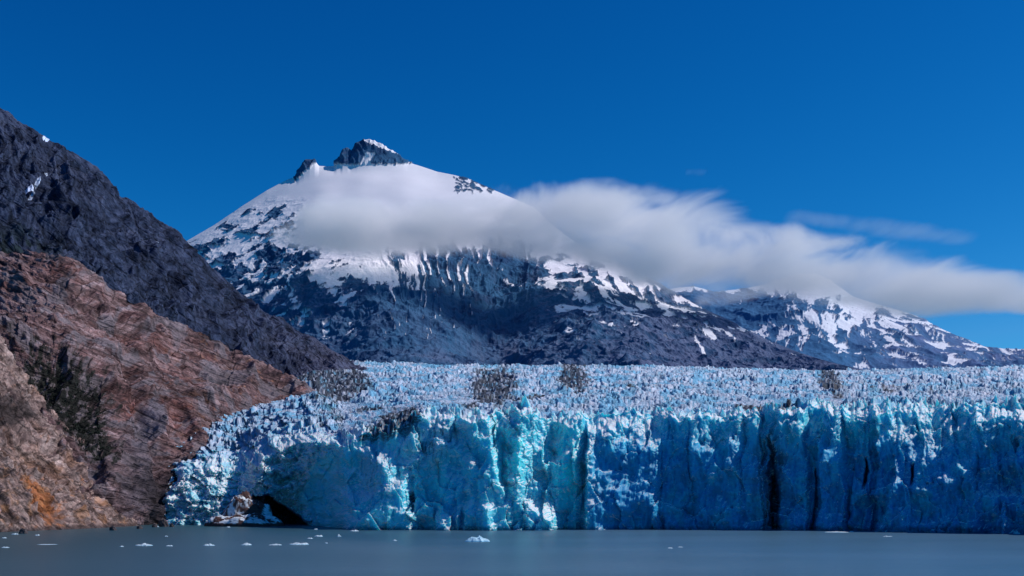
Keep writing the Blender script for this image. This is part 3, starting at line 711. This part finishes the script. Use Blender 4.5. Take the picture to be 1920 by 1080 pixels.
    tc = mixc(tc, [0.34, 0.44, 0.52], sstep(.1, .4, fbm(PX/90+15, py/6, None, 5, .65))*.6)
    crev = sstep(0.10, 0.02, A2-A1)
    tc = mixc(tc, [0.08, 0.24, 0.38], crev*.5)
    col = mixc(col, tc[...], np.zeros(PX.shape)) if False else col*(1-(sstep(1.0, 1.5, V)*.9)[..., None]) + tc*(sstep(1.0, 1.5, V)*.9)[..., None]
    col = np.where((V > 1.2)[..., None], col*np.array([.84, .90, .98], np.float32), col)
    # moraine debris
    jn = fbm(PX/30, py/4.5, None, 6, .75)
    deb = np.zeros(PX.shape)
    for (a, b, ra, rb, s, k_) in ((925,732,50,38,0,1.15),(1076,714,30,32,0,1.15),(1556,722,24,24,.55,1.15),(738,800,50,22,-.35,1.3),(700,822,30,12,-.3,.8),(640,728,60,26,-.1,1.3),(600,715,60,20,0,1.1),
                              (1435,767,60,4,-.02,1.2),(700,772,60,6,-.05,.7),(1660,735,60,14,.1,.5),(870,768,60,5,0,.7),(1180,735,90,8,-.1,.45),(1760,740,120,8,.0,.4),(1000,752,90,6,-.1,.6)):
        dx = PX-a; dy = py-b-dx*s
        deb = np.maximum(deb, k_*np.exp(-(dx/ra)**2 - (dy/rb)**2))
    deb = sstep(.36, .60, deb + jn*.85*np.clip(deb*2, 0, 1))*sstep(.8, 1.0, V)
    col = mixc(col, [0.026, 0.030, 0.044], deb*np.clip(.95 - .6*sstep(.05, .35, tf), 0, 1))
    edge = sstep(40, 0, PX-312 + f1*10)*left
    col = mixc(col, [0.02, 0.02, 0.025], edge*.9*sstep(900, 860, py)*0)
    col = mixc(col, [0.006, 0.022, 0.040], np.clip(cave*onface, 0, 1)*.96)  # cave shade painted into the ice colour, over the real recess
    rough = np.clip(.02 + frost*.6 + top*.6 + steep*.5 + left*(1-wallm)*.6, 0, 1)
    root = empty('glacier', (100, 520, 0))
    tag(root, 'wide tidewater glacier with a blue calving front standing in the water', 'glacier', kind='structure')
    m1 = mat_ice('blue_glacier_ice', 0.16, 0.13, 0.55, 0.6, 0.5)
    m2 = mat_ice('crevassed_surface_ice', 0.10, 0.35, 1.0, 3.0)
    s = nf + nm//3
    Q = P - np.array([100, 520, 0.0])
    dead = None
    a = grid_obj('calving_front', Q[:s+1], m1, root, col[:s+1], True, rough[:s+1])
    b = grid_obj('crevassed_surface', Q[s:], m2, root, col[s:], True, rough[s:])
    return P
glacier()

# ================================================================== WATER
def build_water():
    m = bpy.data.materials.new('silty_fjord_water'); t = NT(m)
    tc = t.n('ShaderNodeTexCoord').outputs['Object']
    mp = t.n('ShaderNodeMapping', inp={0: tc, 3: (0.35, 1.0, 1.0)}).outputs[0]
    n1 = t.noise(mp, 0.5, 4, 0.6); n2 = t.noise(mp, 0.02, 3, 0.5)
    sx = t.n('ShaderNodeSeparateXYZ', inp={0: tc}).outputs[0]
    b = t.n('ShaderNodeBump', inp={'Strength': 0.6, 'Distance': 0.4, 'Height': n1}).outputs[0]
    col = t.mix('MIX', t.ramp(n2, .35, .65), (0.058, 0.140, 0.205, 1), (0.078, 0.170, 0.250, 1))
    col = t.mix('MIX', t.ramp(sx, 60, -140), col, (0.026, 0.078, 0.098, 1))  # darker to the left: dark cliff's reflection painted into the water colour
    bs = t.n('ShaderNodeBsdfPrincipled', inp={'Base Color': col, 'Roughness': 0.33, 'Normal': b, 'IOR': 1.33, 'Specular IOR Level': 0.4})
    out = t.n('ShaderNodeOutputMaterial'); t.t.links.new(bs.outputs[0], out.inputs[0])
    V = np.array([(-6000, -800, 0), (6000, -800, 0), (6000, 9000, 0), (-6000, 9000, 0)], float)
    o = link_mesh('water', V, np.array([[0, 1, 2, 3]]), m, None, None, False)
    tag(o, 'calm grey blue silty fjord water in front of the ice', 'water', kind='structure')
build_water()

# ================================================================== CLOUDS
def cloud(name, label, pts, Yc, depth, dens, nscale, seed, amp, group=None, pad=1.6):
    """pts: (px, top, bottom) at distance Yc; a soft volume with the outline carried by two curves along x"""
    p = np.array(pts, float)
    X = WX(p[:, 0], Yc); zt = WZ(p[:, 1], Yc); zb = WZ(p[:, 2], Yc)
    zc = (zt+zb)/2; hh = (zt-zb)/2
    x0, x1 = X[0], X[-1]; z0 = (zc-hh*pad).min(); z1 = (zc+hh*pad).max()
    cx, cz = (x0+x1)/2, (z0+z1)/2; sx, sy, sz = (x1-x0)/2, depth/2*1.0, (z1-z0)/2
    m = bpy.data.materials.new(name + '_vapour'); t = NT(m)
    tc = t.n('ShaderNodeTexCoord').outputs['Object']
    sep = t.n('ShaderNodeSeparateXYZ', inp={0: tc})
    un = t.math('MULTIPLY_ADD', sep.outputs[0], 0.5/sx, 0.5)
    def curve(vals, lo, hi):
        c = t.n('ShaderNodeFloatCurve'); cm = c.mapping; cu = cm.curves[0]
        xs = (X-x0)/(x1-x0)
        cu.points[0].location = (0, (vals[0]-lo)/(hi-lo)); cu.points[1].location = (1, (vals[-1]-lo)/(hi-lo))
        for a, b in list(zip(xs, vals))[1:-1]: cu.points.new(float(a), float((b-lo)/(hi-lo)))
        cm.update(); t.t.links.new(un, c.inputs[1])
        return t.ramp(c.outputs[0], 0, 1, lo, hi)
    c_z = curve(zc-cz, (zc-cz).min()-1, (zc-cz).max()+1)
    c_h = curve(hh, 0.0, hh.max()+1)
    mp = t.n('ShaderNodeMapping', inp={0: tc, 1: (seed*10.0, seed*3.0, seed), 3: (0.33, 0.10, 1.0)}).outputs[0]
    nz = t.noise(mp, nscale, 8, 0.68, 0.7)
    mp2 = t.n('ShaderNodeMapping', inp={0: tc, 1: (seed*4.0, seed*7.0, 0), 3: (0.4, 0.12, 1.0)}).outputs[0]
    nb = t.noise(mp2, nscale*0.28, 2, 0.5)
    r1 = t.math('POWER', t.math('ABSOLUTE', t.math('DIVIDE', t.math('SUBTRACT', sep.outputs[2], c_z), t.math('MAXIMUM', c_h, 1.0))), 2.0)
    r2 = t.math('POWER', t.math('ABSOLUTE', t.math('MULTIPLY', sep.outputs[1], 1.0/sy)), 2.0)
    rr = t.math('ADD', r1, r2)
    f = t.math('SUBTRACT', 1.0, rr)
    f = t.math('ADD', f, t.math('MULTIPLY', t.math('SUBTRACT', nz, 0.5), amp))
    f = t.math('ADD', f, t.math('MULTIPLY', t.math('SUBTRACT', nb, 0.5), amp*1.1))
    if dens > .007: f = t.math('ADD', f, t.ramp(un, 0.38, 0.60, 0.42, 0.10))
    # fade to nothing at both ends and at the box faces
    e = t.math('MULTIPLY', t.ramp(un, 0.0, 0.06), t.ramp(un, 1.0, 0.93))
    if dens > .007: e = t.math('MULTIPLY', e, t.ramp(un, 0.40, 0.75, 0.80, 0.50))
    ez = t.ramp(t.math('ABSOLUTE', sep.outputs[2]), sz*0.99, sz*0.86)
    d = t.n('ShaderNodeMapRange', interpolation_type='SMOOTHSTEP', inp={0: f, 1: 0.15, 2: 1.25, 3: 0.0, 4: dens}).outputs[0]
    d = t.math('MULTIPLY', d, t.math('MULTIPLY', e, ez))
    vs = t.n('ShaderNodeVolumeScatter', inp={'Color': (0.995, 0.99, 1.0, 1), 'Density': d, 'Anisotropy': 0.0})
    out = t.n('ShaderNodeOutputMaterial'); t.t.links.new(vs.outputs[0], out.inputs[1])
    # hull: a tube of elliptical sections that hugs the cloud
    ns, nr = 40, 20
    ux = np.linspace(x0, x1, ns); zcs = np.interp(ux, X, zc)-cz; hs = np.interp(ux, X, hh)*1.3
    tp = np.clip(np.minimum(np.arange(ns), ns-1-np.arange(ns))/3.0, 0.12, 1)**.5
    aa = np.linspace(0, 2*math.pi, nr, endpoint=False)
    V = np.array([(ux[i]-cx, math.cos(q)*sy*tp[i]*1.08, zcs[i]+math.sin(q)*hs[i]*tp[i]) for i in range(ns) for q in aa])
    V = np.vstack([V, [(x0-cx, 0, zcs[0]), (x1-cx, 0, zcs[-1])]])
    fs = [(i*nr+j, i*nr+(j+1) % nr, (i+1)*nr+(j+1) % nr, (i+1)*nr+j) for i in range(ns-1) for j in range(nr)]
    me = bpy.data.meshes.new(name)
    caps = [(ns*nr, (j+1) % nr, j) for j in range(nr)] + [(ns*nr+1, (ns-1)*nr+j, (ns-1)*nr+(j+1) % nr) for j in range(nr)]
    me.from_pydata([tuple(v) for v in V], [], fs + caps); me.materials.append(m)
    o = bpy.data.objects.new(name, me); COL.objects.link(o)
    o.location = (cx, Yc, cz)
    tag(o, label, 'cloud', group)
    return o
cloud('cloud', 'long soft white cloud bank draped across the snowy mountain and trailing right',
      [(500,442,462),(550,412,466),(600,378,472),(700,366,470),(800,362,466),(900,356,464),(1000,354,474),(1100,356,484),(1180,360,505),(1260,362,538),
       (1350,372,552),(1450,405,558),(1520,425,570),(1600,448,585),(1700,470,592),(1800,490,594),(1880,515,590),(1960,540,585),(2040,550,580)],
      4850, 520, 0.0160, 0.0085, 3, 3.0)
cloud('cloud', 'thin separate wisp of cloud above the right end of the cloud bank',
      [(1470,392,418),(1540,396,428),(1600,400,440),(1680,408,452),(1750,420,458),(1830,432,462)], 5200, 300, 0.0026, 0.010, 11, 1.6, 'small cloud wisps')
cloud('cloud', 'tiny faint puff of cloud highest in the blue sky',
      [(1285,316,330),(1305,315,330),(1325,316,330)], 5200, 120, 0.0012, 0.02, 5, 1.6, 'small cloud wisps')
cloud('cloud', 'faint ragged wisp just above the crest of the cloud bank',
      [(1060,346,362),(1100,334,362),(1130,332,360),(1170,338,362),(1200,350,362)], 5300, 200, 0.004, 0.02, 8, 1.4, 'small cloud wisps')
cloud('cloud', 'grey shred of cloud hanging low before the far blue mountain',
      [(1300,545,575),(1340,540,580),(1400,535,570),(1460,520,556),(1530,505,545)], 6200, 300, 0.005, 0.012, 15, 1.6, 'small cloud wisps')

# ================================================================== FLOATING ICE
mice = mat_tint('floating_ice', 1.3, vary=0.12, bump=0.5, bump_dist=0.2, rough=0.5, spec=0.3)
def floe(px, py, wpx, hpx, label, seed, tint=(0.52, 0.64, 0.70), name='ice_floe', cat='ice floe', group='small ice floes on the water'):
    Y = CH*F/(py - HOR); W = wpx/F*Y; H = max(hpx/F*Y*0.75, 0.10)
    rs = np.random.RandomState(seed)
    nu, nv = 40, 18
    th = np.linspace(0, 2*math.pi, nu, endpoint=False)[None, :]; rr = np.linspace(0, 1, nv)[:, None]
    ox, oy = rs.rand()*50, rs.rand()*50
    out = 1 + 0.34*fbm(np.cos(th)*1.5+ox, np.sin(th)*1.5+oy, None, 4)
    x = np.cos(th)*rr*out*W/2; y = np.sin(th)*rr*out*W*0.36
    hgt = (1-rr**2.2)*(0.45 + 1.0*np.clip(fbm(x/(W*.34)+ox, y/(W*.3)+oy, None, 4)+.35, 0, 1.2))
    hgt = hgt*(1 + 0*th)
    z = hgt*H*1.25 - 0.12*H*(rr > .97)
    x = x + np.zeros_like(z); y = y + np.zeros_like(z)
    V = np.stack([x, y, z], -1).reshape(-1, 3)
    skirt = np.stack([x[-1], y[-1], np.full(nu, -0.5*H-0.05)], -1)
    V = np.vstack([V, skirt])
    fs = []
    for i in range(nv):
        for j in range(nu):
            a = i*nu+j; b = i*nu+(j+1) % nu; fs.append((a, a+nu, b+nu, b))
    col = np.zeros((len(V), 3), np.float32) + np.array(tint, np.float32)
    col[V[:, 2] < 0.18*H] *= np.array([.45, .8, .95], np.float32)
    o = link_mesh(name, V, np.array(fs), mice, None, col, False)
    o.location = (WX(px, Y), Y, 0.0)
    tag(o, label, cat, group)
    return o
FL = [(270,1023,32,4.5,'long flat white floe, leftmost of the row of large floes'),
      (318,1024,13,2,'short thin floe just right of the long leftmost floe'),
      (391,1023,22,3.8,'white floe with a raised left end, alone between two gaps in the row'),
      (461,1022,21,4.2,'compact bright floe left of the paired long floes'),
      (517,1022,26,2.6,'thin flat floe nearly touching the long sloping floe on its right'),
      (560,1021,34,4.6,'long sloping floe at the right end of the row'),
      (597,1006,16,3.2,'small pale floe behind the long sloping floe'),
      (582,1010,12,2,'tiny dull floe left of the small pale floe'),
      (635,1006,9,3.4,'stubby upright floe before the foot of the left ice wall'),
      (612,1019,5,2.5,'speck of ice right of the long sloping floe'),
      (740,1014,9,2.0,'lone small floe left of the large iceberg'),
      (10,1027,16,2.2,'thin floe at the very left edge, nearest the camera'),
      (28,1002,14,2.4,'small floe close under the orange stained rock'),
      (8,1009,9,2,'speck of ice at the left edge behind the thin edge floe'),
      (70,1004,9,2,'tiny floe right of the orange stained rock foot'),
      (88,1021,34,0.9,'very thin dim streak of ice on the dark water at left'),
      (228,1025,8,1.8,'tiny floe left of the long leftmost floe'),
      (312,1006,7,1.8,'speck of ice alone behind the row at left'),
      (292,988,15,2.2,'flat floe against the dark rubble shore'),
      (428,989,9,2.2,'small bright floe before the low rock ledge'),
      (593,993,9,1.8,'tiny floe before the dark ice cave'),
      (664,996,15,2.4,'flat floe touching the foot of the left ice wall'),
      (1256,1028,11,1.6,'left one of two faint floes alone on open water'),
      (1275,1026,10,1.2,'right one of two faint floes alone on open water'),
      (1568,998,46,1.8,'long thin brash ice strip under the dark pillar'),
      (1597,997.5,9,1.8,'short bit of brash just right of the long thin strip'),
      (1658,997,36,2.0,'wide thin brash strip under the middle of the right wall'),
      (1664,1006,17,1.4,'small brash piece floating forward of the right wall'),
      (1706,998,12,1.2,'tiny brash piece under the right wedge of ice'),
      (1906,1001,13,5,'low white ice lump at the foot of the right wall')]
for i, (a, b, c, d, lab) in enumerate(FL): floe(a, b, c, d, lab, 100+i)
floe(893, 1015, 48, 9.5, 'largest floating iceberg, low and pale blue with a peaked middle', 7, (0.45, 0.72, 0.86), 'iceberg', 'iceberg', None)

# ================================================================== ROCK LEDGES AT THE CAVE
mrock = mat_tint('wet_ledge_rock', 0.5, vary=0.5, bump=1.0, bump_dist=0.6, rough=0.7, stretch=(0.4, 0.4, 2.0), spec=0.3)
def ledge(x0, x1, y_top, Y, seed, label, depth=14, snowamt=0.3, name='rock_ledge', base=(0.10, 0.05, 0.042)):
    X0, X1 = WX(x0, Y), WX(x1, Y); H = WZ(y_top, Y); W = (X1-X0)/2
    nu, nv = 120, 50
    th = np.linspace(0, 2*math.pi, nu, endpoint=False)[None, :]; rr = np.linspace(0, 1, nv)[:, None]
    c, s_ = np.cos(th), np.sin(th)
    out = 1 + 0.25*fbm(c*1.3+seed, s_*1.3, None, 4)
    x = c*rr*out*W; y = s_*rr*out*depth
    hh = np.clip(1-rr**5.5, 0, 1)*(0.72+.42*fbm(x/12+seed, y/5, None, 5, .55))
    z = hh*H*1.25
    z = np.round(z/(H*.17))*(H*.17)*.2 + z*.8 - (rr > .96)*.8
    x = x + np.zeros_like(z); y = y + np.zeros_like(z)
    V = np.stack([x, y, z], -1).reshape(-1, 3)
    sk = np.stack([x[-1], y[-1], np.full(nu, -2.0)], -1); V = np.vstack([V, sk])
    fs = [(i*nu+j, (i+1)*nu+j, (i+1)*nu+(j+1) % nu, i*nu+(j+1) % nu) for i in range(nv) for j in range(nu)]
    col = np.zeros((len(V), 3), np.float32) + np.array(base, np.float32)
    nz = fbm(V[:, 0]/4+seed, V[:, 1]/4, V[:, 2]/1.0, 4)
    col = mixc(col, [0.035, 0.026, 0.028], np.clip(nz*1.6+.2, 0, 1))
    sn = sstep(.0, .12, fbm(V[:, 0]/6+seed*2, V[:, 1]/3, None, 5, .6) - .22 + snowamt)*(V[:, 2] > .3*H)
    col = mixc(col, [0.75, 0.82, 0.86], sn)
    o = link_mesh(name, V, np.array(fs), mrock, None, col, True)
    o.location = ((X0+X1)/2, Y, 0)
    tag(o, label, 'rock', 'rock ledges at the foot of the ice tongue')
    return o
ledge(385, 528, 966, 563, 3.1, 'low reddish rock ledge with snow at the waterline before the cave', 6, .25)
ledge(405, 520, 938, 577, 8.7, 'dark brown rock hump between the ice tongue and the cave', 12, .14)

def boulder(px, py, w_, h_, seed, label):
    Y = CH*F/(py - HOR); W = w_/F*Y/2; H = h_/F*Y
    nu, nv = 48, 26
    th = np.linspace(0, 2*math.pi, nu, endpoint=False)[None, :]; ph = np.linspace(-.5, math.pi/2, nv)[:, None]
    X, Yy, Z = np.cos(th)*np.cos(ph), np.sin(th)*np.cos(ph), np.sin(ph) + 0*th
    f1, f2, rd, vx, vy = worley(X*1.4+seed*3.1+Z, Yy*1.4+Z*1.3, 50)
    r = 1 + .30*(rd-.5) + .22*fbm(X*1.6+seed, Yy*1.6, Z*1.6, 4)
    V = np.stack([X*r*W, Yy*r*W*.8, Z*r*H], -1).reshape(-1, 3)
    fs = [(i*nu+j, i*nu+(j+1) % nu, (i+1)*nu+(j+1) % nu, (i+1)*nu+j) for i in range(nv-1) for j in range(nu)]
    col = np.zeros((len(V), 3), np.float32) + np.array([.10, .082, .085], np.float32)
    col = mixc(col, [.03, .026, .03], np.clip(fbm(V[:, 0], V[:, 1], V[:, 2], 4)*1.5+.3, 0, 1))
    o = link_mesh('boulder', V, np.array(fs), mrock, None, col, False)
    o.location = (WX(px, Y), Y, -.1)
    tag(o, label, 'boulder', 'boulders along the foot of the cliff')
boulder(306, 987.5, 17, 15, 1, 'largest dark boulder between the cliff foot and the ice tongue')
boulder(290, 988.5, 10, 8, 2, 'squat boulder just left of the largest dark boulder')
boulder(322, 988, 8, 7, 3, 'small boulder under the left tip of the ice tongue')
boulder(262, 991.5, 12, 7, 4, 'flat grey boulder at the right end of the pale rock spur')
boulder(212, 994.5, 14, 9, 5, 'rounded boulder at the waterline of the pale rock spur')
boulder(44, 1000.5, 15, 10, 6, 'boulder in the water below the orange stain, far left')

# ================================================================== SHRUBS on the dark gully
def shrubs():
    P, dk, T = CL['P'], CL['dark'], CL['T']
    rs = np.random.RandomState(4)
    idx = np.argwhere((dk > .75) & (T < .98) & (CL['PX'] > -40))
    idx = idx[rs.choice(len(idx), 800, replace=False)]
    c = P[idx[:, 0], idx[:, 1]]
    k = 9
    cc = np.repeat(c, k, axis=0) + rs.randn(len(c)*k, 3)*np.array([.8, .8, .6])
    cc[:, 2] += .6
    n = len(cc); a = rs.randn(n, 3); a /= np.linalg.norm(a, axis=1, keepdims=True)
    b = np.cross(a, rs.randn(n, 3)); b /= np.linalg.norm(b, axis=1, keepdims=True)
    s = rs.uniform(.25, .6, (n, 1))
    V = np.stack([cc-a*s, cc+b*s*.7, cc+a*s, cc-b*s*.7], 1).reshape(-1, 3)
    f = np.arange(n*4).reshape(-1, 4)
    col = np.zeros((n*4, 3), np.float32) + np.array([0.010, 0.018, 0.012], np.float32)
    col *= np.repeat(rs.uniform(.5, 1.7, (n, 1)), 4, axis=0)
    m = mat_tint('shrub_leaves', 1.0, vary=.3, bump=0, rough=.8)
    o = link_mesh('shrubs', V, f, m, None, col, False)
    tag(o, 'dark green scrub growing in the black gully of the brown cliff', 'shrubs', kind='stuff')
shrubs()
